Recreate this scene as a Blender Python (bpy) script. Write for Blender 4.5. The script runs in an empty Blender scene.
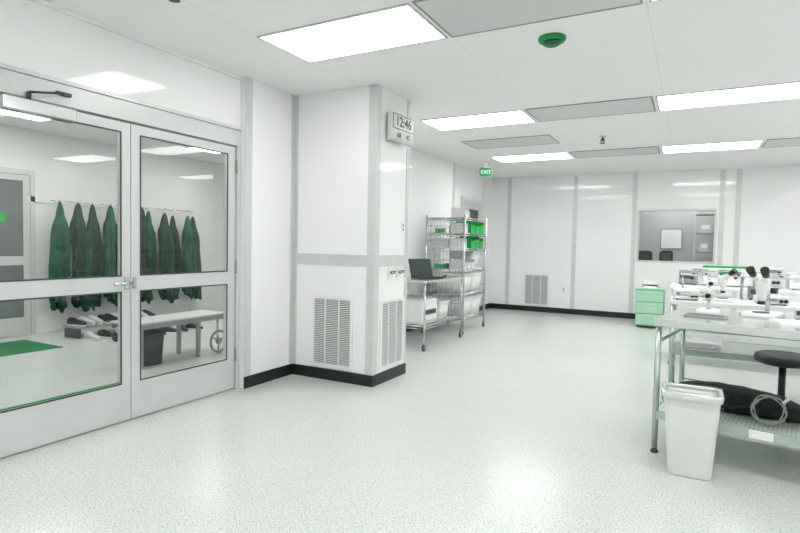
import bpy, bmesh, math, random
from mathutils import Vector, Matrix
random.seed(7)
scene = bpy.context.scene
COL = scene.collection
try:
    scene.view_settings.view_transform = 'Standard'
    scene.view_settings.look = 'None'
except Exception:
    pass

# ------------------------------------------------------------------ materials
def nt(name):
    m = bpy.data.materials.new(name); m.use_nodes = True
    n = m.node_tree; b = n.nodes['Principled BSDF']
    return m, n, b

def mat(name, c, rough=0.5, metal=0.0, var=0.06, scale=6.0, spec=0.5, bump=0.0, bscale=80):
    m, n, b = nt(name)
    tc = n.nodes.new('ShaderNodeTexCoord')
    no = n.nodes.new('ShaderNodeTexNoise'); no.inputs['Scale'].default_value = scale
    no.inputs['Detail'].default_value = 3
    n.links.new(tc.outputs['Object'], no.inputs['Vector'])
    r = n.nodes.new('ShaderNodeValToRGB')
    r.color_ramp.elements[0].position = 0.3; r.color_ramp.elements[1].position = 0.7
    r.color_ramp.elements[0].color = tuple(v*(1-var) for v in c)+(1,)
    r.color_ramp.elements[1].color = tuple(min(1, v*(1+var)) for v in c)+(1,)
    n.links.new(no.outputs['Fac'], r.inputs['Fac'])
    n.links.new(r.outputs['Color'], b.inputs['Base Color'])
    b.inputs['Roughness'].default_value = rough
    b.inputs['Metallic'].default_value = metal
    b.inputs['Specular IOR Level'].default_value = spec
    if bump:
        n2 = n.nodes.new('ShaderNodeTexNoise'); n2.inputs['Scale'].default_value = bscale
        n.links.new(tc.outputs['Object'], n2.inputs['Vector'])
        bp = n.nodes.new('ShaderNodeBump'); bp.inputs['Strength'].default_value = bump
        bp.inputs['Distance'].default_value = 0.01
        n.links.new(n2.outputs['Fac'], bp.inputs['Height'])
        n.links.new(bp.outputs['Normal'], b.inputs['Normal'])
    return m

def emis(name, c, s):
    m, n, b = nt(name)
    b.inputs['Base Color'].default_value = (.8, .8, .8, 1)
    b.inputs['Emission Color'].default_value = c+(1,)
    b.inputs['Emission Strength'].default_value = s
    return m

def glassmat(name, tint=(.90, .92, .91), base=.05):
    m = bpy.data.materials.new(name); m.use_nodes = True
    n = m.node_tree; n.nodes.clear()
    o = n.nodes.new('ShaderNodeOutputMaterial')
    t = n.nodes.new('ShaderNodeBsdfTransparent'); t.inputs['Color'].default_value = tint+(1,)
    g = n.nodes.new('ShaderNodeBsdfGlossy'); g.inputs['Roughness'].default_value = 0.01
    lw = n.nodes.new('ShaderNodeLayerWeight'); lw.inputs['Blend'].default_value = .5
    p = n.nodes.new('ShaderNodeMath'); p.operation = 'POWER'; p.inputs[1].default_value = 4.5
    n.links.new(lw.outputs['Facing'], p.inputs[0])
    q = n.nodes.new('ShaderNodeMath'); q.operation = 'MULTIPLY_ADD'; q.inputs[1].default_value = .8; q.inputs[2].default_value = base
    n.links.new(p.outputs[0], q.inputs[0])
    x = n.nodes.new('ShaderNodeMixShader')
    n.links.new(q.outputs[0], x.inputs[0]); n.links.new(t.outputs[0], x.inputs[1])
    n.links.new(g.outputs[0], x.inputs[2]); n.links.new(x.outputs[0], o.inputs[0])
    return m

def floormat():
    m, n, b = nt('speckled_vinyl_floor')
    tc = n.nodes.new('ShaderNodeTexCoord')
    def ramp(src, p0, c0, p1, c1):
        r = n.nodes.new('ShaderNodeValToRGB')
        r.color_ramp.elements[0].position = p0; r.color_ramp.elements[0].color = c0
        r.color_ramp.elements[1].position = p1; r.color_ramp.elements[1].color = c1
        n.links.new(src, r.inputs['Fac']); return r
    n1 = n.nodes.new('ShaderNodeTexNoise'); n1.inputs['Scale'].default_value = 115; n1.inputs['Detail'].default_value = 2
    n2 = n.nodes.new('ShaderNodeTexNoise'); n2.inputs['Scale'].default_value = 1.3; n2.inputs['Detail'].default_value = 3
    vo = n.nodes.new('ShaderNodeTexVoronoi'); vo.inputs['Scale'].default_value = 62
    for q in (n1, n2, vo): n.links.new(tc.outputs['Object'], q.inputs['Vector'])
    r1 = ramp(n1.outputs['Fac'], .36, (.36, .41, .37, 1), .47, (.675, .70, .68, 1))
    r2 = ramp(n2.outputs['Fac'], .3, (.95, .965, .95, 1), .7, (1, 1, 1, 1))
    r3 = ramp(vo.outputs['Distance'], .10, (.45, .54, .47, 1), .21, (1, 1, 1, 1))
    m1 = n.nodes.new('ShaderNodeMix'); m1.data_type = 'RGBA'; m1.blend_type = 'MULTIPLY'; m1.inputs['Factor'].default_value = 1
    m2 = n.nodes.new('ShaderNodeMix'); m2.data_type = 'RGBA'; m2.blend_type = 'MULTIPLY'; m2.inputs['Factor'].default_value = .75
    n.links.new(r1.outputs[0], m1.inputs[6]); n.links.new(r2.outputs[0], m1.inputs[7])
    n.links.new(m1.outputs[2], m2.inputs[6]); n.links.new(r3.outputs[0], m2.inputs[7])
    n.links.new(m2.outputs[2], b.inputs['Base Color'])
    b.inputs['Roughness'].default_value = .24
    b.inputs['Specular IOR Level'].default_value = .5
    return m

def ceilmat():
    m, n, b = nt('ceiling_panels')
    tc = n.nodes.new('ShaderNodeTexCoord')
    mp = n.nodes.new('ShaderNodeMapping'); mp.inputs['Location'].default_value = (0.28, 1.13, 0)
    br = n.nodes.new('ShaderNodeTexBrick'); br.offset = 0
    br.inputs['Scale'].default_value = 1; br.inputs['Brick Width'].default_value = 1.22
    br.inputs['Row Height'].default_value = 2.75; br.inputs['Mortar Size'].default_value = .003
    br.inputs['Color1'].default_value = (.925, .925, .92, 1); br.inputs['Color2'].default_value = (.92, .92, .915, 1)
    br.inputs['Mortar'].default_value = (.80, .80, .80, 1)
    n.links.new(tc.outputs['Object'], mp.inputs[0]); n.links.new(mp.outputs[0], br.inputs['Vector'])
    n.links.new(br.outputs['Color'], b.inputs['Base Color'])
    b.inputs['Roughness'].default_value = .5
    return m

def perfmat(name='perforated_grey_metal', c0=(.34, .36, .35, 1), c1=(.66, .67, .665, 1), sc=70, metal=0):
    m, n, b = nt(name)
    tc = n.nodes.new('ShaderNodeTexCoord')
    vo = n.nodes.new('ShaderNodeTexVoronoi'); vo.inputs['Scale'].default_value = sc; vo.inputs['Randomness'].default_value = 0
    n.links.new(tc.outputs['Object'], vo.inputs['Vector'])
    r = n.nodes.new('ShaderNodeValToRGB')
    r.color_ramp.elements[0].position = .2; r.color_ramp.elements[0].color = c0
    r.color_ramp.elements[1].position = .35; r.color_ramp.elements[1].color = c1
    n.links.new(vo.outputs['Distance'], r.inputs['Fac']); n.links.new(r.outputs[0], b.inputs['Base Color'])
    b.inputs['Roughness'].default_value = .4; b.inputs['Metallic'].default_value = metal
    return m

WALL = mat('glossy_white_wall_panel', (.90, .90, .897), .07, 0, .010, 1.5, .5)
WALLG = mat('gowning_wall_paint', (.80, .81, .80), .4, 0, .02, 1.5)
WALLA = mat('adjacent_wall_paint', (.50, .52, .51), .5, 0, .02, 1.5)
FLOOR = floormat(); CEIL = ceilmat(); PERF = perfmat()
PERFS = perfmat('perforated_steel_shelf', (.25, .32, .28, 1), (.58, .66, .61, 1), 45, .4)
ALU = mat('brushed_aluminium_trim', (.64, .655, .645), .34, .15, .03, 8)
DOORM = mat('satin_door_metal', (.62, .64, .63), .32, .15, .03, 5)
STEEL = mat('stainless_steel', (.68, .715, .69), .16, .75, .05, 9)
MINTST = mat('greenish_steel', (.46, .55, .50), .25, .6, .06, 9)
CHROME = mat('chrome', (.58, .60, .59), .2, .85, .04, 9)
BLACKB = mat('black_rubber_base', (.008, .013, .010), .35, 0, .1)
BLACK = mat('black_plastic', (.010, .014, .012), .4, 0, .15)
BLACKF = mat('black_fabric', (.006, .010, .008), .85, 0, .3, 20, bump=.5)
DARK = mat('dark_grey_plastic', (.05, .06, .055), .45, 0, .1)
DOORG = mat('dark_door_glass', (.16, .18, .17), .08, 0, .15, 2)
GREY = mat('mid_grey_plastic', (.28, .30, .29), .5, 0, .06)
LGREY = mat('light_grey_plastic', (.58, .60, .59), .45, 0, .04)
WHITE = mat('white_plastic', (.82, .835, .825), .4, 0, .03)
BIN = mat('white_bin_plastic', (.80, .82, .80), .45, 0, .03)
PAPER = mat('white_paper', (.90, .91, .90), .8, 0, .02)
GREEN = mat('bright_green_plastic', (.003, .38, .07), .4, 0, .12)
SIGNG = mat('exit_sign_green', (.004, .22, .06), .5, 0, .03)
DETG = mat('detector_green_plastic', (.003, .24, .06), .45, 0, .1)
DGREEN = mat('dark_green_fabric', (.002, .034, .017), .8, 0, .7, 7, bump=.8, bscale=30)
DGREEN2 = mat('green_fabric', (.004, .085, .040), .8, 0, .6, 7, bump=.8, bscale=30)
MATG = mat('green_floor_mat', (.004, .17, .05), .8, 0, .15, 20)
MINT = mat('mint_enamel', (.38, .66, .48), .35, 0, .04)
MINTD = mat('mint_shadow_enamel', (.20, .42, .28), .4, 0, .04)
SLAT = mat('grille_slats', (.74, .75, .74), .4, .1, .03)
HOLE = mat('grille_shadow', (.17, .18, .175), .8, 0, .05)
LIGHT = emis('lit_diffuser', (1, 1, .99), 8.6)
LIGHTF = emis('lit_diffuser_bright', (1, 1, .99), 13)
LIGHTG = emis('lit_diffuser_gowning', (1, 1, .98), 11)
LIGHTW = emis('lit_diffuser_adjacent', (1, 1, .98), 8)
GLASS = glassmat('door_glass'); GLASSW = glassmat('window_glass', (.94, .95, .945), .03)
SCREEN = mat('lcd_face', (.62, .66, .62), .25, 0, .02)

# ------------------------------------------------------------------ geometry
class G:
    def __init__(s): s.bm = bmesh.new()
    def box(s, x0, x1, y0, y1, z0, z1, bev=0, seg=2, mi=0):
        vs = [s.bm.verts.new(p) for p in ((x0,y0,z0),(x1,y0,z0),(x1,y1,z0),(x0,y1,z0),(x0,y0,z1),(x1,y0,z1),(x1,y1,z1),(x0,y1,z1))]
        fs = [s.bm.faces.new([vs[i] for i in f]) for f in ((3,2,1,0),(4,5,6,7),(0,1,5,4),(1,2,6,5),(2,3,7,6),(3,0,4,7))]
        for f in fs: f.material_index = mi
        if bev:
            es = list({e for f in fs for e in f.edges})
            bmesh.ops.bevel(s.bm, geom=es, offset=bev, segments=seg, affect='EDGES', profile=.5)
        return s
    def rings(s, rs, cap=True, closed=True, mi=0, smooth=True):
        V = [[s.bm.verts.new(p) for p in r] for r in rs]
        for a, b in zip(V[:-1], V[1:]):
            n = len(a)
            for i in range(n if closed else n-1):
                f = s.bm.faces.new((a[i], a[(i+1) % n], b[(i+1) % n], b[i])); f.smooth = smooth; f.material_index = mi
        if cap:
            f = s.bm.faces.new(list(reversed(V[0]))); f.material_index = mi
            f = s.bm.faces.new(V[-1]); f.material_index = mi
        return s
    def quad(s, pts):
        s.bm.faces.new([s.bm.verts.new(p) for p in pts]); return s
    def cyl(s, p, q, r, r2=None, seg=16, mi=0, cap=True):
        p, q = Vector(p), Vector(q); r2 = r if r2 is None else r2
        d = (q-p).normalized()
        u = d.orthogonal().normalized(); v = d.cross(u)
        R = []
        for c, rr in ((p, r), (q, r2)):
            R.append([c + (u*math.cos(2*math.pi*i/seg)+v*math.sin(2*math.pi*i/seg))*rr for i in range(seg)])
        return s.rings(R, cap, mi=mi)
    def tube(s, pts, r, seg=8, closed=False, mi=0):
        pts = [Vector(p) for p in pts]; n = len(pts); R = []; prev = None
        for i, p in enumerate(pts):
            if closed: d = pts[(i+1) % n]-pts[i-1]
            else: d = pts[min(i+1, n-1)]-pts[max(i-1, 0)]
            d.normalize()
            u = d.orthogonal().normalized() if prev is None else (prev-d*prev.dot(d)).normalized()
            prev = u; v = d.cross(u)
            R.append([p+(u*math.cos(2*math.pi*k/seg)+v*math.sin(2*math.pi*k/seg))*r for k in range(seg)])
        if closed: R.append(R[0][:])
        return s.rings(R, not closed, mi=mi)
    def lathe(s, prof, c=(0, 0, 0), seg=28, mi=0):
        R = [[(c[0]+r*math.cos(2*math.pi*i/seg), c[1]+r*math.sin(2*math.pi*i/seg), c[2]+z) for i in range(seg)] for r, z in prof]
        return s.rings(R, True, mi=mi)
    def ball(s, c, r, sz=(1, 1, 1), mi=0, seg=16):
        M = Matrix.Translation(c) @ Matrix.Diagonal((sz[0], sz[1], sz[2], 1))
        ret = bmesh.ops.create_uvsphere(s.bm, u_segments=seg, v_segments=max(6, seg//2), radius=r, matrix=M)
        for v in ret['verts']:
            for f in v.link_faces: f.smooth = True; f.material_index = mi
        return s
    def xf(s, M):
        bmesh.ops.transform(s.bm, matrix=M, verts=s.bm.verts); return s
    def obj(s, name, mats, parent=None, loc=(0, 0, 0), label=None):
        bmesh.ops.recalc_face_normals(s.bm, faces=s.bm.faces)
        me = bpy.data.meshes.new(name); s.bm.to_mesh(me); s.bm.free()
        for m in (mats if isinstance(mats, (list, tuple)) else [mats]): me.materials.append(m)
        o = bpy.data.objects.new(name, me); COL.objects.link(o); o.location = loc
        if parent: o.parent = parent
        if label: o['label'] = label
        return o

def rr(w, d, r, z, n=5, cx=0, cy=0):
    pts = []
    for sx, sy, a0 in ((1, 1, 0), (-1, 1, 90), (-1, -1, 180), (1, -1, 270)):
        for k in range(n+1):
            a = math.radians(a0+90*k/n)
            pts.append((cx+sx*(w/2-r)+r*math.cos(a), cy+sy*(d/2-r)+r*math.sin(a), z))
    return pts

def top(name, loc, label, cat, rz=0, group=None):
    e = bpy.data.objects.new(name, None); COL.objects.link(e)
    e.empty_display_size = .1; e.location = loc; e.rotation_euler = (0, 0, rz)
    e['label'] = label; e['category'] = cat
    if group: e['group'] = group
    return e

def solo(o, label, cat, group=None):
    o['label'] = label; o['category'] = cat
    if group: o['group'] = group
    return o

def struct(o): o['kind'] = 'structure'; return o

def dup(o, loc, rz=None, scale=None, mats=None):
    def rec(a, par):
        b = a.copy(); COL.objects.link(b)
        if par: b.parent = par
        if mats and b.type == 'MESH':
            for frm, to in mats:
                if b.data.materials and b.data.materials[0] == frm:
                    b.material_slots[0].link = 'OBJECT'; b.material_slots[0].material = to
        for c in a.children: rec(c, b)
        return b
    n = rec(o, None); n.location = loc
    if rz is not None: n.rotation_euler = (0, 0, rz)
    if scale: n.scale = scale
    return n

def text(body, size, m, parent, loc, rot, name, ext=.001, off=0):
    c = bpy.data.curves.new(name, 'FONT'); c.body = body; c.size = size; c.extrude = ext; c.offset = off
    c.align_x = 'CENTER'; c.align_y = 'CENTER'
    t = bpy.data.objects.new(name+'_tmp', c); COL.objects.link(t)
    bpy.context.view_layer.update()
    me = bpy.data.meshes.new_from_object(t.evaluated_get(bpy.context.evaluated_depsgraph_get()))
    bpy.data.objects.remove(t)
    me.materials.clear(); me.materials.append(m)
    o = bpy.data.objects.new(name, me); COL.objects.link(o)
    o.parent = parent; o.location = loc; o.rotation_euler = rot
    return o

# ------------------------------------------------------------------ constants
H = 2.74
XL = -3.52      # left wall
XS = -3.46      # short wall right of the doors
XF = -3.72      # left wall beyond the pillar
XP = -2.53      # pillar face
Y1, Y2 = 4.20, 4.84
YB = 10.95      # back wall
# ------------------------------------------------------------------ shell
struct(G().box(-8.0, 3.4, -2.8, 14.3, -.1, 0).obj('floor', FLOOR))
struct(G().box(-8.0, 3.4, -2.8, 14.3, H, H+.1).obj('ceiling', CEIL))
DY0, DY1, DYM = 1.42, 3.52, 2.485
g = G(); g.box(XL-.12, XL, -2.6, DY0, 0, H); g.box(XL-.12, XS, DY1+.015, Y1, 0, H); g.box(XL-.12, XL, DY0, DY1+.015, 2.27, H)
struct(g.obj('wall_left', WALL))
struct(G().box(XF-.12, XP, Y1, Y2, 0, H).obj('wall_pillar', WALL))
struct(G().box(XF-.12, XF, Y2, YB, 0, H).obj('wall_left_rear', WALL))
WX0, WX1, WZ0, WZ1 = -.90, .37, 1.07, 2.04
g = G(); g.box(XF-.12, WX0, YB, YB+.12, 0, H); g.box(WX1, 3.2, YB, YB+.12, 0, H)
g.box(WX0, WX1, YB, YB+.12, 0, WZ0); g.box(WX0, WX1, YB, YB+.12, WZ1, H)
struct(g.obj('wall_back', WALL))
struct(G().box(3.2, 3.3, -2.6, 14.1, 0, H).obj('wall_right', WALL))
struct(G().box(-7.9, 3.3, -2.7, -2.6, 0, H).obj('wall_front', WALL))
struct(G().box(-7.9, -7.8, -2.6, 7.9, 0, H).obj('wall_gowning', WALLG))
struct(G().box(-7.8, XF-.12, 7.8, 7.9, 0, H).obj('wall_gowning_end', WALLG))
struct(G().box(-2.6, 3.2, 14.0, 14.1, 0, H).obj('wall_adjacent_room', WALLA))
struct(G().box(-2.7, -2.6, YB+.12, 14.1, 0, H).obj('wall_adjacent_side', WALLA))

# baseboards
BH = .105; t = .012
struct(G().box(XS, XS+t, 3.535, Y1-t, 0, BH).obj('baseboard_left', BLACKB))
g = G(); g.box(XS, XP+t, Y1-t, Y1, 0, BH); g.box(XP, XP+t, Y1, Y2, 0, BH)
struct(g.obj('baseboard_pillar', BLACKB))
struct(G().box(XF, XF+t, Y2, YB-t, 0, BH).obj('baseboard_left_rear', BLACKB))
struct(G().box(XF, 3.2, YB-t, YB, 0, BH).obj('baseboard_back', BLACKB))
struct(G().box(3.2-t, 3.2, -2.6, YB-t, 0, BH).obj('baseboard_right', BLACKB))

# trims
k = [0]
def trim(*b, m=ALU):
    k[0] += 1
    return struct(G().box(*b).obj('trim_%d' % k[0], m))
s = .006
trim(XS, XS+s, 3.535, 3.615, BH, H)
trim(XS, XS+s, Y1-.05, Y1, BH, H)
trim(XS+s, XS+.05, Y1-s, Y1, BH, H)
trim(XP-.075, XP, Y1-s, Y1, BH, H)
trim(XP, XP+s, Y1-s, Y1+.08, BH, H)
trim(XP, XP+s, Y2-.05, Y2, BH, H)
trim(XS+.05, XP-.075, Y1-s, Y1, 1.10, 1.205)
trim(XP, XP+s, Y1+.08, Y2-.05, 1.10, 1.205)
for x in (-3.35, -2.03, -.96, .44, .68, 2.0):
    trim(x-.04, x+.04, YB-s, YB, BH, H)
for y in (6.9, 8.85, 10.4):
    trim(XF, XF+s, y-.04, y+.04, BH, H)
trim(XF+s, 3.2, YB-.02, YB-s, H-.03, H, m=WALL)
trim(XL, XL+.015, -2.6, DY1, H-.025, H, m=WALL)
# door frame of the double door
g = G()
g.box(XL-.12, XL+.012, DY0-.0, DY0+.045, 0, 2.14); g.box(XL-.12, XL+.012, 3.49, DY1+.012, 0, 2.14)
g.box(XL-.12, XL+.012, DY0, DY1+.012, 2.14, 2.27)
struct(g.obj('trim_door_frame', DOORM))
trim(XL, XL+.02, -2.6, DY1+.012, 2.275, 2.30)
# ------------------------------------------------------------------ double door
def door_leaf(name, y0, y1, ls, rs_):
    xa, xb = XL-.05, XL-.005
    e = bpy.data.objects.new(name, None); COL.objects.link(e); e.location = (XL-.0275, (y0+y1)/2, 0); struct(e)
    e['label'] = 'glazed aluminium door leaf with mid rail'
    ox, oy = e.location.x, e.location.y
    def B(g, a, b, c, d, z0, z1, bev=0): return g.box(a-ox, b-ox, c-oy, d-oy, z0, z1, bev)
    g = G()
    B(g, xa, xb, y0, y0+ls, .012, 2.125); B(g, xa, xb, y1-rs_, y1, .012, 2.125)
    B(g, xa, xb, y0+ls, y1-rs_, .012, .275); B(g, xa, xb, y0+ls, y1-rs_, .94, 1.045); B(g, xa, xb, y0+ls, y1-rs_, 2.06, 2.125)
    g.obj('door_leaf_frame', DOORM, e)
    for z0, z1 in ((.275, .94), (1.045, 2.06)):
        xx = XL-.028-ox
        G().quad([(xx, y0+ls-oy, z0), (xx, y1-rs_-oy, z0), (xx, y1-rs_-oy, z1), (xx, y0+ls-oy, z1)]).obj('glass_pane', GLASS, e)
        g = G(); w = .010
        a, b, c, d = XL-.008, XL-.002, y0+ls, y1-rs_
        B(g, a, b, c, c+w, z0, z1); B(g, a, b, d-w, d, z0, z1); B(g, a, b, c+w, d-w, z0, z0+w); B(g, a, b, c+w, d-w, z1-w, z1)
        g.obj('glazing_gasket', DARK, e)
    return e, ox, oy
dl, ox, oy = door_leaf('door_1', 1.468, 2.482, .075, .068)
G().box(XL-.024-ox, XL-.006-ox, 1.56-oy, 2.40-oy, .288, .295).obj('green_seal_strip', SIGNG, dl)
g = G(); g.box(XL-.005-ox, XL+.010-ox, 2.43-oy, 2.465-oy, .955, 1.04, .004); h = g.obj('lock_plate', CHROME, dl)
g = G(); g.cyl((XL+.01-ox, 2.447-oy, 1.0), (XL+.06-ox, 2.447-oy, 1.0), .011); g.tube([(XL+.055-ox, 2.455-oy, 1.0), (XL+.058-ox, 2.40-oy, 1.0), (XL+.055-ox, 2.32-oy, .995)], .010)
g.obj('lever_handle', CHROME, dl)
g = G(); g.box(XL-.005-ox, XL+.075-ox, 1.64-oy, 2.06-oy, 2.04, 2.12, .008); g.obj('door_closer', CHROME, dl)
g = G(); g.cyl((XL+.03-ox, 1.80-oy, 2.11), (XL+.03-ox, 1.80-oy, 2.17), .012)
g.tube([(XL+.03-ox, 1.80-oy, 2.17), (XL+.11-ox, 1.90-oy, 2.18)], .007); g.tube([(XL+.11-ox, 1.90-oy, 2.18), (XL+.03-ox, 2.0-oy, 2.21)], .007)
g.box(XL+.013-ox, XL+.035-ox, 1.96-oy, 2.05-oy, 2.198, 2.22, .003)
g.obj('closer_arm', DARK, dl)
dr, ox, oy = door_leaf('door_2', 2.488, 3.486, .068, .085)
for z in (.25, 1.03, 1.9):
    G().cyl((XL+.008-ox, 3.487-oy, z), (XL+.008-ox, 3.487-oy, z+.11), .009).obj('hinge', GREY, dr)
G().box(XL-.004-ox, XL+.006-ox, 2.50-oy, 2.525-oy, .955, 1.04, .003).obj('strike_plate', CHROME, dr)
def flat_door(name, x, y0, y1, face, glassz, m=DOORM, gm=DARK, side=.13):
    e = bpy.data.objects.new(name, None); COL.objects.link(e); e.location = (x, (y0+y1)/2, 0); struct(e)
    w = (y1-y0)/2
    g = G(); g.box(0, .02*face, -w-.06, -w, 0, 2.2); g.box(0, .02*face, w, w+.06, 0, 2.2); g.box(0, .02*face, -w, w, 2.13, 2.2)
    g.obj('door_casing', ALU, e)
    G().box(0, .012*face, -w+.004, w-.004, .01, 2.125).obj('door_panel', m, e)
    a, b = glassz
    G().box(.012*face, .016*face, -w+side, w-side, a, b).obj('door_window', gm, e)
    g = G(); g.cyl((.012*face, -w+.07, 1.0), (.06*face, -w+.07, 1.0), .012); g.cyl((.055*face, -w+.07, 1.0), (.055*face, -w+.18, 1.0), .009)
    g.obj('door_handle', CHROME, e)
    return e
flat_door('door_3', XF, 9.25, 10.2, 1, (1.15, 2.0), DOORM, DARK)
e = flat_door('door_4', -7.8, 3.05, 4.02, 1, (1.06, 2.05), DOORM, DOORG, .09)
G().box(.012, .017, -.395, .395, .25, .94).obj('door_window', DOORG, e)
G().box(.017, .02, .02, .18, 1.5, 1.62).obj('door_notice', GREEN, e)
# ------------------------------------------------------------------ window
e = bpy.data.objects.new('window_1', None); COL.objects.link(e); e.location = ((WX0+WX1)/2, YB, WZ0); struct(e)
w = (WX1-WX0)/2; hh = WZ1-WZ0
g = G(); f = .03
g.box(-w, -w+f, -.012, .13, 0, hh); g.box(w-f, w, -.012, .13, 0, hh); g.box(-w+f, w-f, -.012, .13, 0, f); g.box(-w+f, w-f, -.012, .13, hh-f, hh)
g.obj('window_frame', ALU, e)
G().quad([(-w+f, .055, f), (w-f, .055, f), (w-f, .055, hh-f), (-w+f, .055, hh-f)]).obj('window_pane', GLASSW, e)

# ------------------------------------------------------------------ ceiling fixtures
def light_fixture(loc, lx=1.19, ly=.585, lm=LIGHT, grp='recessed ceiling light panels'):
    e = top('ceiling_light', loc, 'rectangular lit fluorescent panel set flush in the ceiling', 'ceiling light', group=grp)
    g = G(); a, b, fw = lx/2, ly/2, .016
    g.box(-a, a, -b, -b+fw, -.010, 0); g.box(-a, a, b-fw, b, -.010, 0); g.box(-a, -a+fw, -b+fw, b-fw, -.010, 0); g.box(a-fw, a, -b+fw, b-fw, -.010, 0)
    g.obj('light_frame', LGREY, e)
    G().box(-a+fw, a-fw, -b+fw, b-fw, -.008, 0).obj('light_diffuser', lm, e)
    return e
L0 = light_fixture((-2.12, 3.17, H))
for x, y in ((.33, 3.17), (-2.105, .42), (.35, .42), (2.55, 3.17), (2.55, .42), (-2.1, -1.6), (.35, -1.6), (2.55, -1.6)):
    dup(L0, (x, y, H))
L1 = light_fixture((-2.20, 5.90, H), lm=LIGHTF)
for x, y in ((.25, 5.90), (-2.29, 8.64), (.17, 8.64), (2.5, 5.90), (2.55, 8.64)):
    dup(L1, (x, y, H))
LG = light_fixture((-6.5, 3.5, H), lm=LIGHTG, grp='gowning room ceiling lights')
for x, y in ((-6.3, 6.1), (-6.3, .8), (-4.8, 5.0), (-4.8, 2.2)): dup(LG, (x, y, H))
LW = light_fixture((-.3, 12.2, H), lm=LIGHTW, grp='adjacent room ceiling lights')
dup(LW, (1.6, 12.2, H)); dup(LW, (-.3, 13.4, H))
e = top('ceiling_vent', (-.90, 3.17, H), 'grey perforated air filter panel set in the ceiling', 'air vent', group='ceiling filter panels')
g = G(); a, b, fw = .6, .30, .012
g.box(-a, a, -b, -b+fw, -.008, 0); g.box(-a, a, b-fw, b, -.008, 0); g.box(-a, -a+fw, -b+fw, b-fw, -.008, 0); g.box(a-fw, a, -b+fw, b-fw, -.008, 0)
g.obj('vent_frame', GREY, e); G().box(-a+fw, a-fw, -b+fw, b-fw, -.005, 0).obj('perforated_panel', PERF, e)
for x, y in ((-.975, 5.90), (-1.06, 8.64), (1.40, 8.64), (-2.24, 7.28), (1.48, 5.90)):
    dup(e, (x, y, H))

# smoke detector
e = top('smoke_detector', (-.89, 3.78, H), 'round bright green smoke detector on the ceiling', 'smoke detector')
G().lathe([(.092, 0), (.092, -.016), (.084, -.028), (.064, -.03)]).obj('detector_base', DETG, e)
G().lathe([(.060, -.028), (.058, -.044), (.044, -.054), (.02, -.057)]).obj('detector_cover', mat('deep_green_plastic', (.002, .10, .035), .4), e)
def sprinkler(loc):
    e = top('sprinkler', loc, 'dark green fire sprinkler head hanging from the ceiling', 'sprinkler', group='ceiling sprinklers')
    G().lathe([(.045, 0), (.043, -.008), (.02, -.014)]).obj('escutcheon', LGREY, e)
    g = G(); g.cyl((0, 0, -.01), (0, 0, -.06), .014); g.tube([(.014, 0, -.03), (.024, 0, -.055), (.006, 0, -.085)], .005); g.tube([(-.014, 0, -.03), (-.024, 0, -.055), (-.006, 0, -.085)], .005)
    g.obj('sprinkler_body', mat('dark_green_metal', (.01, .09, .04), .4), e)
    G().lathe([(.032, -.085), (.032, -.09)]).obj('deflector', DARK, e)
    return e
e = sprinkler((-1.05, 7.35, H)); dup(e, (-2.60, 2.10, H))

# exit sign
e = top('exit_sign', (-3.16, 8.9, 2.49), 'slim green exit sign with white lettering on the ceiling', 'exit sign', math.radians(34))
G().box(-.11, .11, -.012, .012, 0, .17, .004).obj('sign_box', LGREY, e)
G().box(-.104, .104, -.015, -.0125, .008, .162).obj('sign_face', SIGNG, e)
text('EXIT', .085, PAPER, e, (0, -.017, .085), (math.pi/2, 0, 0), 'sign_lettering', .001, 0)
G().box(-.03, .03, -.01, .01, .17, H-2.49).obj('sign_canopy', LGREY, e)

# ------------------------------------------------------------------ wall grilles
def grille(loc, w, h, rz, label):
    e = top('wall_grille', loc, label, 'air grille', rz, group='low return air grilles')
    f = .028
    g = G(); g.box(-w/2, w/2, -.014, 0, 0, f); g.box(-w/2, w/2, -.014, 0, h-f, h); g.box(-w/2, -w/2+f, -.014, 0, f, h-f); g.box(w/2-f, w/2, -.014, 0, f, h-f)
    for q in (-w/6, w/6): g.box(q-.006, q+.006, -.013, 0, f, h-f)
    g.obj('grille_frame', WHITE, e)
    g = G(); n = 36; st = (h-2*f)/n
    for i in range(n):
        z = f+st*(i+.5)
        g.box(-w/2+f, w/2-f, -.011, -.002, z-st*.27, z+st*.27)
    g.obj('louvre_slats', SLAT, e)
    G().box(-w/2+f, w/2-f, -.0015, 0, f, h-f).obj('grille_backing', HOLE, e)
    return e
grille((-2.98, Y1, .125), .47, .68, 0, 'white louvred return air grille low on the pillar')
grille((XP, 4.55, .125), .46, .66, math.pi/2, 'white louvred return air grille on the pillar side')
grille((-2.74, YB, .125), .50, .64, 0, 'white louvred return air grille low on the far wall')
def outlet(loc, rz):
    e = top('wall_outlet', loc, 'white electrical outlet plate on the wall', 'power outlet', rz, group='wall outlets')
    G().box(-.035, .035, -.006, 0, 0, .115, .002).obj('outlet_plate', WHITE, e)
    for z in (.025, .065): G().box(-.014, .014, -.008, -.005, z, z+.025).obj('socket', GREY, e)
    return e
o = outlet((-2.2, YB, .42), 0); dup(o, (.9, YB, .42))
dup(o, (XP, 4.74, 1.42), math.pi/2)
for i, y in enumerate((4.50, 4.67)):
    e = top('gas_valve', (XP, y, .99), 'small chrome gas tap with green collar on the pillar', 'gas tap', math.pi/2, group='gas taps on the pillar')
    G().box(-.045, .045, -.006, 0, -.03, .10, .002).obj('valve_plate', WHITE, e)
    g = G(); g.cyl((0, 0, .05), (0, -.05, .05), .013); g.tube([(0, -.045, .05), (0, -.065, .04), (0, -.068, 0)], .007); g.obj('valve_spout', CHROME, e)
    G().cyl((0, -.018, .05), (0, -.034, .05), .019).obj('valve_collar', GREEN, e)
    G().cyl((-.022, -.055, .062), (.022, -.055, .062), .006).obj('valve_lever', DARK, e)

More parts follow.
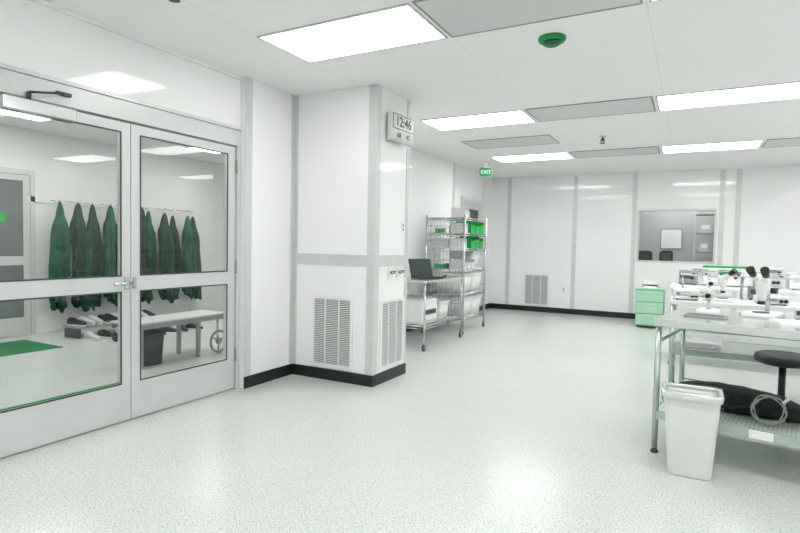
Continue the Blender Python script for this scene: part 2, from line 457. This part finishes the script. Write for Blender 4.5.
# clock
e = top('digital_clock', (XP+.035, 4.55, 2.27), 'boxy pale grey digital wall clock standing out from the pillar', 'clock', math.pi/2-.06)
G().box(-.20, .20, -.055, 0, 0, .26, .010).obj('clock_body', LGREY, e)
G().box(-.06, .06, 0, .028, .06, .19, .002).obj('wall_bracket', DARK, e)
G().box(-.185, .185, -.0575, -.054, .112, .248).obj('display_bezel', DARK, e)
G().box(-.178, .178, -.059, -.0575, .118, .242).obj('clock_display', SCREEN, e)
text('12:46', .125, BLACK, e, (0, -.0605, .18), (math.pi/2, 0, 0), 'clock_digits', .001, .001)
G().box(-.178, .178, -.058, -.054, .018, .10).obj('lower_display', SCREEN, e)
text('68', .07, BLACK, e, (-.08, -.0595, .058), (math.pi/2, 0, 0), 'display_digits')
text('45', .07, BLACK, e, (.08, -.0595, .058), (math.pi/2, 0, 0), 'display_digits')

# ------------------------------------------------------------------ caster
def caster(parent, x, y, r=.045):
    g = G(); g.cyl((x-.011, y, r), (x+.011, y, r), r, seg=20)
    g.obj('caster_wheel', DARK, parent)
    g = G(); g.box(x-.018, x-.012, y-.015, y+.015, r*.7, r*2+.02); g.box(x+.012, x+.018, y-.015, y+.015, r*.7, r*2+.02); g.box(x-.018, x+.018, y-.015, y+.015, r*2+.015, r*2+.03)
    g.obj('caster_fork', CHROME, parent)

# ------------------------------------------------------------------ utility cart
e = top('utility_cart', (-3.15, 6.55, 0), 'stainless steel rolling cart beside the pillar', 'cart')
cw, cl, ch = .30, .60, .87
for x in (-cw, cw):
    for y in (-cl, cl):
        G().cyl((x, y, .12), (x, y, ch-.03), .0125).obj('post', CHROME, e); caster(e, x, y)
g = G(); g.box(-cw-.03, cw+.03, -cl-.03, cl+.03, ch-.03, ch, .006); g.obj('worktop', STEEL, e)
def wire_shelf(e, z, a, b, y0=None, n=22, m=CHROME, name='wire_shelf'):
    g = G(); r = .005
    for zz in (z, z-.03):
        g.tube([(-a, -b, zz), (a, -b, zz), (a, b, zz), (-a, b, zz)], r, 6, closed=True)
    for i in range(n):
        y = -b+2*b*(i+.5)/n; g.cyl((-a, y, z), (a, y, z), .0028, seg=5)
    for q in (-a*.4, a*.4): g.cyl((q, -b, z-.005), (q, b, z-.005), .004, seg=5)
    for sx in (-a, a):
        m_ = 14
        pts = [(sx, -b+2*b*i/m_, z if i % 2 else z-.03) for i in range(m_+1)]
        g.tube(pts, .0024, 4)
    return g.obj(name, m, e)
wire_shelf(e, .30, cw, cl)
# laptop
e = top('laptop', (-3.06, 6.46, .87), 'open black laptop standing on the steel cart', 'laptop', math.radians(62))
G().box(-.18, .18, -.125, .125, 0, .02, .004).obj('laptop_base', BLACK, e)
g = G()
for r_ in range(5):
    for c_ in range(12): g.box(-.16+c_*.027, -.138+c_*.027, -.01+r_*.023, .009+r_*.023, .019, .0225)
g.obj('keyboard', DARK, e)
g = G(); g.box(-.18, .18, -.006, .006, 0, .24, .004); g.xf(Matrix.Translation((0, .125, .02)) @ Matrix.Rotation(math.radians(-18), 4, 'X')); g.obj('laptop_lid', BLACK, e)
g = G(); g.box(-.16, .16, -.0075, -.006, .02, .22); g.xf(Matrix.Translation((0, .125, .02)) @ Matrix.Rotation(math.radians(-18), 4, 'X')); g.obj('screen', mat('laptop_screen', (.04, .06, .05), .15), e)
g = G(); g.ball((0, 0, .012), .03, (1, 1.6, .5)); solo(g.obj('computer_mouse', DARK, None, (-2.98, 6.85, .874)), 'small dark computer mouse on the steel cart', 'mouse')
# printer on lower shelf
e = top('printer', (-3.14, 6.27, .306), 'bulky white desktop printer on the lower shelf of the cart', 'printer')
G().box(-.22, .22, -.22, .22, 0, .31, .025, 3).obj('printer_body', WHITE, e)
G().box(.19, .26, -.15, .15, .05, .065, .003).obj('output_tray', LGREY, e)
G().box(.219, .224, -.16, .16, .12, .18).obj('paper_slot', DARK, e)
G().box(-.18, .16, -.18, .18, .31, .33, .006).obj('scanner_lid', LGREY, e)
def tub(name, loc, w, d, h, m, label, cat='bin', rz=0, group=None, taper=.85):
    e = top(name, loc, label, cat, rz, group)
    g = G(); r = min(w, d)*.15
    g.rings([rr(w*taper, d*taper, r*taper, 0), rr(w, d, r, h), rr(w-.012, d-.012, r, h), rr(w*taper-.012, d*taper-.012, r*taper, .008)])
    g.obj('tub_shell', m, e)
    g = G(); g.rings([rr(w+.016, d+.016, r, h-.018), rr(w+.016, d+.016, r, h+.003), rr(w-.004, d-.004, r, h+.003), rr(w-.004, d-.004, r, h-.018)], cap=False); g.obj('tub_rim', m, e)
    return e
tub('storage_bin', (-3.12, 6.80, .306), .36, .32, .24, WHITE, 'white plastic tub on the lower shelf of the cart', 'bin')

# ------------------------------------------------------------------ wire rack
RX, RY = -3.24, 7.88
e = top('wire_shelving_rack', (RX, RY, 0), 'tall chrome wire shelving rack on casters against the wall', 'shelving rack')
ra, rb = .31, .46
for x in (-ra, ra):
    for y in (-rb, rb):
        G().cyl((x, y, .12), (x, y, 1.76), .014).obj('post', CHROME, e); caster(e, x, y)
RZ = [.22, .58, .95, 1.26, 1.49, 1.72]
for z in RZ: wire_shelf(e, z, ra, rb, n=22)
for yy in (rb, -rb):
    g = G()
    for i in range(12):
        x = -ra+2*ra*(i+.5)/12; g.cyl((x, yy, .22), (x, yy, 1.72), .0036, seg=5)
    for z in [.33, .45, .70, .82, 1.08, 1.38, 1.6]: g.cyl((-ra, yy, z), (ra, yy, z), .0036, seg=5)
    g.obj('side_grid', CHROME, e)
g = G()
for i in range(16):
    y = -rb+2*rb*(i+.5)/16; g.cyl((-ra, y, .22), (-ra, y, 1.72), .0036, seg=5)
for z in [.33, .45, .70, .82, 1.08, 1.38, 1.6]: g.cyl((-ra, -rb, z), (-ra, rb, z), .0036, seg=5)
g.obj('back_grid', CHROME, e)
GB = 'parts bins on the wire rack'
def parts_bin(loc, m=GREEN, rz=0, label='bright green open-front parts bin on the wire rack', sc=1.0, h=.15, lab=True):
    e = top('parts_bin', loc, label, 'bin', rz, GB)
    w, d = .16*sc, .24*sc
    g = G(); t = .005
    g.box(-w/2, w/2, -d/2, d/2, 0, t); g.box(-w/2, -w/2+t, -d/2, d/2, t, h); g.box(w/2-t, w/2, -d/2, d/2, t, h)
    g.box(-w/2+t, w/2-t, d/2-t, d/2, t, h); g.box(-w/2+t, w/2-t, -d/2, -d/2+t, t, h*.72)
    g.obj('bin_shell', m, e)
    if lab: G().box(-w*.2, w*.2, -d/2-.003, -d/2, .02, h*.3).obj('bin_label', PAPER, e)
    else: G().box(-w*.3, w*.3, -d/2-.008, -d/2, h*.62, h*.72).obj('bin_lip', m, e)
    return e
pb = parts_bin((RX+.16, RY-.06, 1.264), rz=math.pi/2+.05, sc=1.08, h=.17, lab=False)
for (y, z, q, s3) in ((.13, 1.264, -.04, 1.15), (.32, 1.264, .03, 1.0), (-.05, 1.494, -.03, 1.1), (.14, 1.494, .05, 1.0), (.33, 1.494, 0, 1.15)):
    dup(pb, (RX+.16, RY+y, z), math.pi/2+q, (1, 1, s3))
cb = parts_bin((RX+.17, RY-.36, 1.264), LGREY, math.pi/2, 'clear grey open-front parts bin on the wire rack', .9, .15)
for (x, y, z) in ((.17, -.34, .954), (.17, -.17, .954), (.17, .0, .954), (-.14, -.3, 1.264), (-.14, -.1, 1.264), (.17, -.32, 1.494), (.17, -.32, 1.724)):
    dup(cb, (RX+x, RY+y, z))
sg = parts_bin((RX-.14, RY-.32, .954), GREEN, math.pi/2, 'small green open-front parts bin on the wire rack', .55, .07, False)
dup(sg, (RX+.18, RY-.215, 1.264)); dup(sg, (RX-.14, RY+.05, .954)); dup(sg, (RX-.14, RY-.32, 1.494))
wb = tub('storage_bin', (RX+.05, RY-.22, .585), .48, .40, .30, WHITE, 'white plastic storage tub on the wire rack', group='white tubs on the wire rack')
for (x, y, z) in ((.05, .22, .585), (.05, -.22, .225), (.05, .22, .225)): dup(wb, (RX+x, RY+y, z))
dup(wb, (RX+.04, RY+.26, .955), None, (.88, .88, .88))
def bottle(loc, h, r, m, label):
    e = top('bottle', loc, label, 'bottle', group='small bottles on the wire rack')
    G().lathe([(r, 0), (r, h*.65), (r*.4, h*.82), (r*.4, h*.88)], seg=18).obj('bottle_body', m, e)
    G().lathe([(r*.5, h*.88), (r*.5, h)], seg=14).obj('bottle_cap', WHITE, e)
    return e
b = bottle((RX+.0, RY-.40, 1.264), .16, .03, LGREY, 'small pale grey bottle on the wire rack')
dup(b, (RX-.1, RY+.1, 1.264)); dup(b, (RX-.02, RY-.2, 1.494)); dup(b, (RX+.1, RY-.1, 1.724)); dup(b, (RX+.1, RY+.2, 1.724))

# ------------------------------------------------------------------ mint cabinet
e = top('drawer_cabinet', (-.58, 10.08, 0), 'mint green three-drawer pedestal near the far wall', 'cabinet')
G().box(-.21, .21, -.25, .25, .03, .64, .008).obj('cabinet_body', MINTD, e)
G().box(-.22, .22, -.265, .26, .64, .66, .004).obj('cabinet_top', MINT, e)
for x in (-.17, .17):
    for y in (-.2, .2): G().cyl((x, y, 0), (x, y, .03), .018).obj('foot', DARK, e)
for z0, z1 in ((.05, .235), (.245, .43), (.44, .625)):
    d = G().box(-.2, .2, -.272, -.25, z0, z1, .004).obj('drawer', MINT, e)
    G().box(-.07, .07, -.286, -.272, z1-.05, z1-.035, .002).obj('drawer_handle', LGREY, d)
e = top('letter_tray', (-.58, 10.03, .66), 'white letter tray with papers on the mint cabinet', 'letter tray')
g = G(); g.box(-.12, .12, -.15, .15, 0, .006); g.box(-.12, -.114, -.15, .15, .006, .12); g.box(.114, .12, -.15, .15, .006, .12); g.box(-.114, .114, .144, .15, .006, .12); g.box(-.114, .114, -.14, .144, .06, .066); g.obj('tray_shell', WHITE, e)
G().box(-.105, .105, -.14, .14, .006, .035).obj('paper_stack', PAPER, e)

# ------------------------------------------------------------------ work tables
def work_table(loc, hw, hd, zt, zs, label, ms, mt, mshelf=None, th=.035, rz=0):
    e = top('work_table', loc, label, 'table', rz)
    G().box(-hw, hw, -hd, hd, zt-th, zt, .005).obj('tabletop', mt, e)
    for x in (-hw+.03, hw-.03):
        for y in (-hd+.03, hd-.03):
            G().cyl((x, y, .03), (x, y, zt-th), .018, seg=14).obj('leg', ms, e)
            G().lathe([(.024, 0), (.024, .012), (.012, .03)], c=(x, y, 0), seg=14).obj('levelling_foot', DARK, e)
    G().box(-hw+.02, hw-.02, -hd+.02, hd-.02, zs-.006, zs).obj('lower_shelf', mshelf or ms, e)
    g = G()
    g.box(-hw+.02, hw-.02, -hd+.014, -hd+.02, zs-.05, zs+.004); g.box(-hw+.02, hw-.02, hd-.02, hd-.014, zs-.05, zs+.004)
    g.box(-hw+.014, -hw+.02, -hd+.014, hd-.014, zs-.05, zs+.004); g.box(hw-.02, hw-.014, -hd+.014, hd-.014, zs-.05, zs+.004)
    g.obj('shelf_edge', ms, e)
    return e
TR = math.radians(-10)
TC = Vector((-.20, 3.80)) + Vector((.87*math.cos(TR)-.42*math.sin(TR), .87*math.sin(TR)+.42*math.cos(TR)))
T1 = work_table((TC.x, TC.y, 0), .87, .42, .87, .27, 'stainless work table with a perforated lower shelf beside the waste bin', MINTST, STEEL, PERFS, .05, TR)
g = G(); g.tube([(-.84, -.39, .72), (-.84, .39, .72), (.84, .39, .72)], .012); g.obj('cross_brace', MINTST, T1)
G().box(-.33, -.21, -.4105, -.4065, .222, .27).obj('shelf_label', PAPER, T1)
T2 = work_table((.72, 5.60, 0), .87, .36, .87, .45, 'pale laboratory bench with microscopes and a mid-height shelf', MINTST, WHITE, LGREY)
# raised steel riser shelf on the bench
e = top('bench_riser', (.42, 5.84, .87), 'thin steel riser shelf standing along the back of the bench', 'riser shelf')
G().box(-.50, .50, -.10, .10, .20, .212, .002).obj('riser_board', LGREY, e)
for x in (-.48, 0, .48):
    for y in (-.085, .085): G().cyl((x, y, 0), (x, y, .20), .007, seg=10).obj('riser_post', CHROME, e)
g = G(); g.tube([(-.49, -.095, .25), (.49, -.095, .25)], .004, 6)
for x in (-.48, 0, .48): g.cyl((x, -.095, .212), (x, -.095, .25), .003, seg=6)
g.obj('guard_wire', CHROME, e)
T3 = work_table((.78, 7.25, 0), .98, .38, .90, .30, 'long pale bench carrying instruments', MINTST, WHITE)

# waste bin
e = top('waste_bin', (0.035, 3.575, 0), 'tall white rectangular plastic waste bin beside the steel table', 'waste bin', math.radians(0))
g = G()
g.rings([rr(.215, .165, .03, 0), rr(.225, .175, .03, .01), rr(.285, .225, .035, .44), rr(.295, .235, .035, .48), rr(.280, .220, .03, .48), rr(.205, .155, .028, .012)])
g.obj('bin_body', BIN, e)
g = G(); g.rings([rr(.305, .245, .038, .455), rr(.315, .252, .04, .48), rr(.31, .25, .04, .492), rr(.272, .212, .03, .492), rr(.272, .212, .03, .48)], cap=False); g.obj('bin_rim', BIN, e)
g = G(); R = []
for j, (sc, z) in enumerate(((1.03, .41), (1.065, .45), (1.075, .495), (.93, .50), (.86, .44), (.78, .31))):
    ring = rr(.295*sc, .235*sc, .035, z, 6)
    R.append([(p[0]*(1+.006*math.sin(i*2.3+j)), p[1]*(1+.008*math.sin(i*3.1+j)), p[2]+.005*math.sin(i*1.7+j*2)) for i, p in enumerate(ring)])
g.rings(R, cap=False); lin = g.obj('bin_liner', glassmat('thin_plastic_liner', (.94, .955, .94), .06), e)

# black bag on the lower shelf
e = top('soft_bag', (.28, 4.13, .272), 'long black padded fabric bag lying on the lower shelf', 'bag', TR)
g = G(); R = []
for i in range(17):
    tt = i/16; x = -.38+.76*tt
    kx = min(1, (math.sin(math.pi*min(max(tt, .015), .985)))**.22); hgt = (.16-.03*tt)*kx; dp = .15*kx
    ring = []
    for kk in range(24):
        a = 2*math.pi*kk/24
        cy = math.cos(a); sz = math.sin(a)
        cy = math.copysign(abs(cy)**.55, cy); sz = math.copysign(abs(sz)**.55, sz)
        w_ = 1+.03*math.sin(i*1.9+kk*.9)
        ring.append((x, dp*cy*w_, max(.0, hgt/2+hgt/2*sz*w_)))
    R.append(ring)
g.rings(R); g.obj('bag_body', BLACKF, e)
g = G(); g.tube([(-.15, -.13, .12), (-.12, -.165, .09), (0, -.17, .05), (.12, -.165, .08), (.15, -.13, .10)], .008, 6); g.obj('carry_strap', BLACK, e)
g = G(); g.tube([(-.30, -.02, .158), (-.1, -.02, .155), (.1, -.02, .147), (.28, -.02, .136)], .004, 6); g.obj('zipper', DARK, e)
# cable coil
e = top('cable_coil', (.44, 3.85, .272), 'coiled grey-green cable standing against the bag', 'cable', TR)
g = G(); pts = []
for i in range(110):
    a = i*2*math.pi/22; r = .08+.010*math.sin(i*.7)
    pts.append((r*math.cos(a), .016*math.sin(i*.3), .094+r*math.sin(a)))
g.tube(pts, .0032, 6); g.obj('cable_loops', GREY, e)
G().cyl((.07, -.02, .15), (.10, -.02, .19), .009).obj('cable_plug', LGREY, e)
tub('shallow_tub', (.08, 5.46, .452), .34, .26, .07, WHITE, 'shallow white rounded tub on the bench shelf', 'tub', taper=.8)

# stool
e = top('lab_stool', (.64, 4.95, 0), 'low black round lab stool tucked behind the table', 'stool')
G().lathe([(.15, .46), (.18, .47), (.19, .50), (.18, .53), (.15, .54)]).obj('seat', BLACK, e)
G().cyl((0, 0, .10), (0, 0, .46), .024).obj('gas_column', BLACK, e)
g = G()
for i in range(5):
    a = i*2*math.pi/5+.3; g.tube([(0, 0, .11), (.1*math.cos(a), .1*math.sin(a), .10), (.22*math.cos(a), .22*math.sin(a), .065)], .014)
g.obj('star_base', DARK, e)
for i in range(5):
    a = i*2*math.pi/5+.3; x, y = .22*math.cos(a), .22*math.sin(a)
    G().cyl((x-.012, y, .028), (x+.012, y, .028), .028).obj('caster_wheel', BLACK, e)

# microscopes
def microscope(loc, rz, label, body=WHITE, sc=1.0):
    e = top('stereo_microscope', loc, label, 'microscope', rz, group='stereo microscopes on the benches')
    g = G(); g.rings([rr(.20, .25, .04, 0), rr(.20, .25, .04, .02), rr(.18, .23, .035, .03)]); g.obj('base', body, e)
    G().lathe([(.05, .03), (.05, .035)], c=(0, -.04, 0)).obj('stage_disc', BLACK, e)
    G().cyl((0, .09, .03), (0, .09, .27), .014).obj('post', CHROME, e)
    g = G(); g.box(-.025, .025, .0, .11, .15, .20, .01); g.obj('focus_arm', body, e)
    for sx in (-1, 1): G().cyl((sx*.025, .06, .175), (sx*.06, .06, .175), .02).obj('focus_knob', BLACK, e)
    g = G(); g.rings([rr(.045, .045, .02, .11, cy=-.04), rr(.06, .06, .025, .15, cy=-.04), rr(.075, .08, .03, .20, cy=-.035), rr(.085, .09, .03, .235, cy=-.035), rr(.06, .07, .02, .26, cy=-.03)]); g.obj('optical_head', body, e)
    G().cyl((0, -.04, .085), (0, -.04, .115), .022).obj('objective', BLACK, e)
    for sx in (-1, 1):
        G().cyl((sx*.024, -.05, .235), (sx*.036, -.105, .285), .016).obj('eyepiece_tube', body, e)
        G().cyl((sx*.036, -.100, .28), (sx*.042, -.148, .322), .021, .026).obj('eyecup', BLACK, e)
    e.scale = (sc, sc, sc)
    return e
M0 = microscope((.44, 4.36, .87), math.radians(-22), 'white stereo microscope with black eyecups on the steel table', sc=1.0)
M1 = dup(M0, (.22, 5.46, .87), math.radians(75), (.85, .85, .85)); M1['label'] = 'small white stereo microscope seen from its side on the pale bench'

# boom arm stand
e = top('boom_stand', (.12, 4.36, .87), 'white boom stand with a long horizontal arm on the steel table', 'boom stand', TR)
g = G(); g.rings([rr(.14, .18, .03, 0), rr(.14, .18, .03, .02), rr(.12, .16, .03, .028)]); g.obj('heavy_base', WHITE, e)
G().cyl((0, 0, .028), (0, 0, .19), .012).obj('upright_post', CHROME, e)
g = G(); g.box(-.025, .025, -.025, .025, .10, .145, .006); g.cyl((-.18, 0, .123), (.14, 0, .123), .010); g.obj('horizontal_arm', LGREY, e)
G().cyl((0, -.025, .123), (0, -.055, .123), .016).obj('clamp_knob', BLACK, e)
def instrument(loc, w, d, h, rz, m, label, knobs=2, face=GREY, lid=None):
    e = top('bench_instrument', loc, label, 'instrument', rz, group='bench instruments')
    G().box(-w/2, w/2, -d/2, d/2, .01, h, .008).obj('housing', m, e)
    G().box(-w*.42, w*.1, -d/2-.003, -d/2+.001, h*.45, h*.8).obj('display_window', face, e)
    for i in range(knobs): G().cyl((w*(.2+.15*i), -d/2, h*.5), (w*(.2+.15*i), -d/2-.02, h*.5), min(.018, h*.2)).obj('knob', BLACK, e)
    for x in (-w*.38, w*.38):
        for y in (-d*.38, d*.38): G().cyl((x, y, 0), (x, y, .011), .01).obj('foot', BLACK, e)
    if lid: G().box(-w/2-.003, w/2+.003, -d/2-.003, d/2+.003, h, h+.02, .003).obj('lid', lid, e)
    return e
instrument((-.03, 5.44, .87), .20, .22, .09, .1, WHITE, 'small white instrument with black knobs')
instrument((.10, 5.84, .87), .2, .12, .05, 0, MINT, 'flat mint green controller box')
instrument((.36, 7.35, .90), .46, .30, .21, 0, WHITE, 'white instrument with a bright green lid', 2, LGREY, GREEN)
instrument((-.02, 7.38, .90), .2, .26, .16, 0, GREY, 'grey instrument box on the long bench', 1, DARK)
instrument((1.12, 7.3, .90), .34, .3, .18, 0, WHITE, 'tall white instrument box on the long bench', 2, LGREY)
instrument((.76, 7.3, .90), .24, .3, .14, 0, LGREY, 'light grey instrument box on the long bench', 2, GREY)
instrument((1.15, 5.6, .87), .36, .3, .11, .1, WHITE, 'low white control unit on the pale bench', 2, GREEN)
instrument((.55, 5.84, .87), .16, .12, .12, 0, GREY, 'narrow grey control box on the pale bench', 1, DARK)
instrument((.60, 5.42, .87), .22, .18, .07, .15, WHITE, 'flat white power supply on the pale bench', 2, GREY)
instrument((.08, 5.84, 1.083), .14, .12, .06, 0, LGREY, 'tiny light grey box on the riser shelf', 0, GREY)
instrument((.32, 5.84, 1.083), .18, .13, .05, 0, GREY, 'tiny dark grey box on the riser shelf', 1, GREEN)
instrument((.66, 5.84, 1.083), .14, .12, .08, 0, WHITE, 'tiny white box on the riser shelf', 1, GREY)
instrument((1.15, 4.2, .87), .3, .24, .07, TR, WHITE, 'white control unit on the steel table', 2, DARK)
instrument((.68, 4.32, .87), .14, .16, .08, TR, LGREY, 'small light grey power unit on the steel table', 1, DARK)
e = top('tablet', (.10, 4.08, .87), 'thin dark grey tray lying flat on the steel table', 'tray', TR)
G().box(-.12, .12, -.07, .07, 0, .012, .003).obj('tray_body', GREY, e)
G().box(-.105, .105, -.055, .055, .0115, .0135).obj('tray_surface', DARK, e)
e = top('paper_stack', (.58, 4.06, .87), 'small stack of white papers on the steel table', 'papers', math.radians(12))
G().box(-.11, .11, -.10, .10, 0, .012).obj('sheets', PAPER, e)
G().box(-.10, .115, -.095, .105, .012, .0135).obj('top_sheet', PAPER, e)

# ------------------------------------------------------------------ gowning room
e = top('coat_rail', (-7.8, 5.4, 1.72), 'wall-mounted grey rail with hooks for gowns', 'coat rail')
G().box(0, .02, -1.4, 1.4, .06, .14, .003).obj('rail_board', WHITE, e)
GX = [0, .07, -.03, .07, -.02, .08, -.03, .07, 0, .08, -.03]
GY = [4.28, 4.50, 4.76, 4.97, 5.24, 5.46, 5.66, 5.90, 6.10, 6.34, 6.54]
for y, dx in zip(GY, GX):
    g = G(); g.tube([(.02, y-5.4, .10), (.12, y-5.4, .09), (.20+dx, y-5.4, .07), (.235+dx, y-5.4, .10)], .005, 6); g.obj('hook', GREY, e)
def gown_mesh(seed):
    rnd = random.Random(seed); ph = [rnd.uniform(0, 6.28) for _ in range(6)]
    S = [(1.50, .008, .012), (1.465, .028, .028), (1.42, .040, .04), (1.36, .050, .05), (1.29, .064, .055), (1.22, .094, .065), (1.14, .108, .07), (1.04, .110, .075), (.9, .100, .075), (.75, .096, .075), (.6, .102, .075), (.45, .108, .08), (.3, .104, .085), (.15, .112, .085), (.03, .118, .09), (0, .114, .088)]
    R = []
    for z, a, b in S:
        fold = .08+.32*(1-z/1.5)
        cy = .03*math.sin(z*2.6+ph[3])*(1-z/1.5+.25)
        a *= 1+.14*math.sin(z*5+ph[4])
        R.append([(b*math.cos(t_)*(1+fold*math.sin(5*t_+ph[0]+z*2.5)+.4*fold*math.sin(11*t_+ph[5])), cy+a*math.sin(t_)*(1+.35*fold*math.sin(7*t_+ph[1]-z*3)), z+(0 if z > .1 else .10+.10*math.sin(t_+ph[2])+.04*math.sin(5*t_))) for t_ in [2*math.pi*i/56 for i in range(56)]])
    return G().rings(R)
gs = []
for i, (y, dx) in enumerate(zip(GY, GX)):
    sd = i % 6
    if i < 6:
        e = top('gown', (-7.575+dx, y, .30), 'dark green cleanroom gown hanging from a hook', 'gown', group='dark green gowns on the rail')
        gown_mesh(sd+3).obj('gown_body', DGREEN if i % 3 else DGREEN2, e)
        for sgn in (-1, 1):
            g = G(); R = []
            for z, off, r in ((1.16, .060, .030), (1.0, .080, .042), (.8, .090, .036), (.62, .084, .032), (.48, .070, .042)):
                R.append([(.055+r*math.cos(t_)*(1+.2*math.sin(3*t_+z*9)), sgn*off+.014*math.sin(z*7+sd)+r*.8*math.sin(t_), z-.06*sd*(1 if sgn > 0 else .3)) for t_ in [2*math.pi*q/14 for q in range(14)]])
            g.rings(R); g.obj('sleeve', DGREEN2 if (i+sgn) % 3 else DGREEN, e)
        gs.append(e)
    else:
        dup(gs[sd], (-7.575+dx, y, .30), random.uniform(-.3, .3), (1, random.uniform(.88, 1.12), random.uniform(.94, 1.0)), [(DGREEN, DGREEN2)] if i % 3 == 0 else None)
# shoe shelf and shoes
e = top('shoe_shelf', (-7.12, 4.80, 0), 'low dark shoe shelf beneath the gowns', 'shoe shelf')
G().box(-.17, .17, -.66, .66, .13, .15, .003).obj('shelf_board', GREY, e)
for y in (-.62, .62): G().box(-.16, .16, y-.012, y+.012, 0, .13).obj('shelf_support', DARK, e)
def shoe(loc, rz, m, lab):
    e = top('shoe', loc, lab, 'shoe', rz, group='shoes under the gowns')
    R = []
    for x, w, h in ((-.13, .025, .06), (-.11, .037, .09), (-.05, .038, .095), (0, .04, .075), (.06, .046, .055), (.11, .042, .045), (.14, .02, .03)):
        R.append([(x, w*math.cos(a), .02+max(0, h*.5+h*.5*math.sin(a))) for a in [2*math.pi*q/14 for q in range(14)]])
    G().rings(R).obj('upper', m, e)
    R = [[(p[0]*1.0, p[1], z) for p in [(.14*math.cos(a), (.043 if math.cos(a) > 0 else .037)*math.sin(a), 0) for a in [2*math.pi*q/24 for q in range(24)]]] for z in (0, .022)]
    G().rings(R).obj('sole', WHITE, e)
    return e
s1 = shoe((-7.10, 4.22, .151), .3, BLACK, 'black shoe with white sole beneath the gowns')
s2 = shoe((-7.10, 4.35, .151), .2, LGREY, 'pale grey shoe beneath the gowns')
for i in range(8):
    dup(s1 if i % 3 else s2, (-7.10+random.uniform(-.02, .02), 4.48+i*.115, .151), random.uniform(-.15, .15))
for i in range(14):
    dup(s2 if i % 4 == 0 else s1, (-6.62+random.uniform(-.03, .03)+(.24 if i % 2 else -.10), 4.20+i*.10, 0), random.uniform(-.5, .5))
solo(G().box(-.42, .42, -.42, .42, 0, .008, .003).obj('floor_mat', MATG, None, (-7.0, 3.33, 0)), 'flat bright green sticky mat on the gowning room floor', 'floor mat')
# rolling bench
e = top('rolling_bench', (-5.0, 4.02, 0), 'low grey gowning bench with one large wheel', 'bench')
G().box(-.2, .2, -.60, .60, .45, .47, .004).obj('bench_seat', LGREY, e)
for sx in (-1, 1): G().box(sx*.185-.012, sx*.185+.012, -.58, .58, .40, .45).obj('side_rail', GREY, e)
for x in (-.16, .16):
    for y in (-.50, .22): G().box(x-.018, x+.018, y-.018, y+.018, 0, .42).obj('leg', GREY, e)
g = G(); g.tube([(.16, .52+.12*math.cos(a), .136+.12*math.sin(a)) for a in [2*math.pi*q/28 for q in range(28)]], .015, 8, closed=True); g.cyl((.145, .52, .136), (.175, .52, .136), .035)
for q in range(3):
    a = q*2*math.pi/3+.5; g.cyl((.16, .52, .136), (.16, .52+.115*math.cos(a), .136+.115*math.sin(a)), .010, seg=6)
g.obj('wheel', GREY, e)
G().cyl((.14, .52, .13), (.14, .52, .42), .012).obj('wheel_strut', CHROME, e)
G().box(-.18, -.14, .48, .52, 0, .42).obj('leg', GREY, e)
tub('storage_bin', (-5.0, 3.72, 0), .26, .24, .34, BLACK, 'black bin standing under the gowning bench')

# ------------------------------------------------------------------ room beyond window
e = top('steel_shelving', (.45, 13.2, 0), 'grey shelving unit seen through the wall window', 'shelving')
for x in (-.4, 0, .4):
    for y in (-.2, .2): G().box(x-.018, x+.018, y-.02, y+.02, 0, 2.25).obj('upright', LGREY, e)
for z in (.3, .8, 1.25, 1.65, 2.05): G().box(-.4, .4, -.2, .2, z, z+.025).obj('shelf', GREY, e)
for i, (x, z, w_, h_) in enumerate(((-.22, 1.275, .18, .2), (.2, 1.275, .2, .26), (-.2, 1.675, .25, .2), (.2, 1.675, .2, .25), (-.2, .825, .3, .25))):
    b_ = top('carton', (.45+x, 13.2, z+.001), 'grey carton on the shelving unit', 'box', group='cartons on the shelving unit')
    G().box(-w_/2, w_/2, -.12, .12, 0, h_, .004).obj('carton_body', GREY if i % 2 else LGREY, b_)
    G().box(-w_*.3, w_*.3, -.122, -.12, h_*.4, h_*.8).obj('carton_label', PAPER, b_)
e = top('whiteboard', (-.42, 14.0, 1.34), 'white notice board on the adjacent room wall', 'whiteboard')
G().box(-.21, .21, -.02, 0, 0, .44).obj('board', PAPER, e)
g = G(); g.box(-.225, .225, -.03, 0, -.015, 0); g.box(-.225, .225, -.03, 0, .44, .455); g.box(-.225, -.21, -.03, 0, 0, .44); g.box(.21, .225, -.03, 0, 0, .44); g.obj('board_frame', GREY, e)
ch_ = top('office_chair', (-.76, 12.10, 0), 'dark grey office chair seen through the wall window', 'chair', 2.9, group='office chairs in the adjacent room')
G().box(-.20, .20, -.2, .2, .50, .57, .03, 3).obj('seat', DARK, ch_); G().box(-.13, .13, .2, .25, .80, 1.28, .06, 3).obj('backrest', DARK, ch_)
G().box(-.03, .03, .205, .23, .52, .85).obj('back_bracket', BLACK, ch_); G().cyl((0, 0, .1), (0, 0, .50), .03).obj('column', CHROME, ch_)
g = G()
for i in range(5):
    a = i*2*math.pi/5; g.tube([(0, 0, .11), (.28*math.cos(a), .28*math.sin(a), .03)], .02)
g.obj('star_base', BLACK, ch_)
dup(ch_, (-.50, 12.95, 0), 3.3)

# ------------------------------------------------------------------ world & camera
w = bpy.data.worlds.new('World'); scene.world = w; w.use_nodes = True
w.node_tree.nodes['Background'].inputs[0].default_value = (.8, .85, .82, 1)
w.node_tree.nodes['Background'].inputs[1].default_value = .4
cd = bpy.data.cameras.new('Camera'); cd.lens = 24.3; cd.sensor_width = 36; cd.clip_start = .05
cam = bpy.data.objects.new('Camera', cd); COL.objects.link(cam)
R = Matrix.Rotation(math.radians(28.3), 4, 'Z') @ Matrix.Rotation(math.radians(90-2.35), 4, 'X') @ Matrix.Rotation(math.radians(1.11), 4, 'Z')
cam.matrix_world = Matrix.Translation((0, 0, 1.31)) @ R
scene.camera = cam
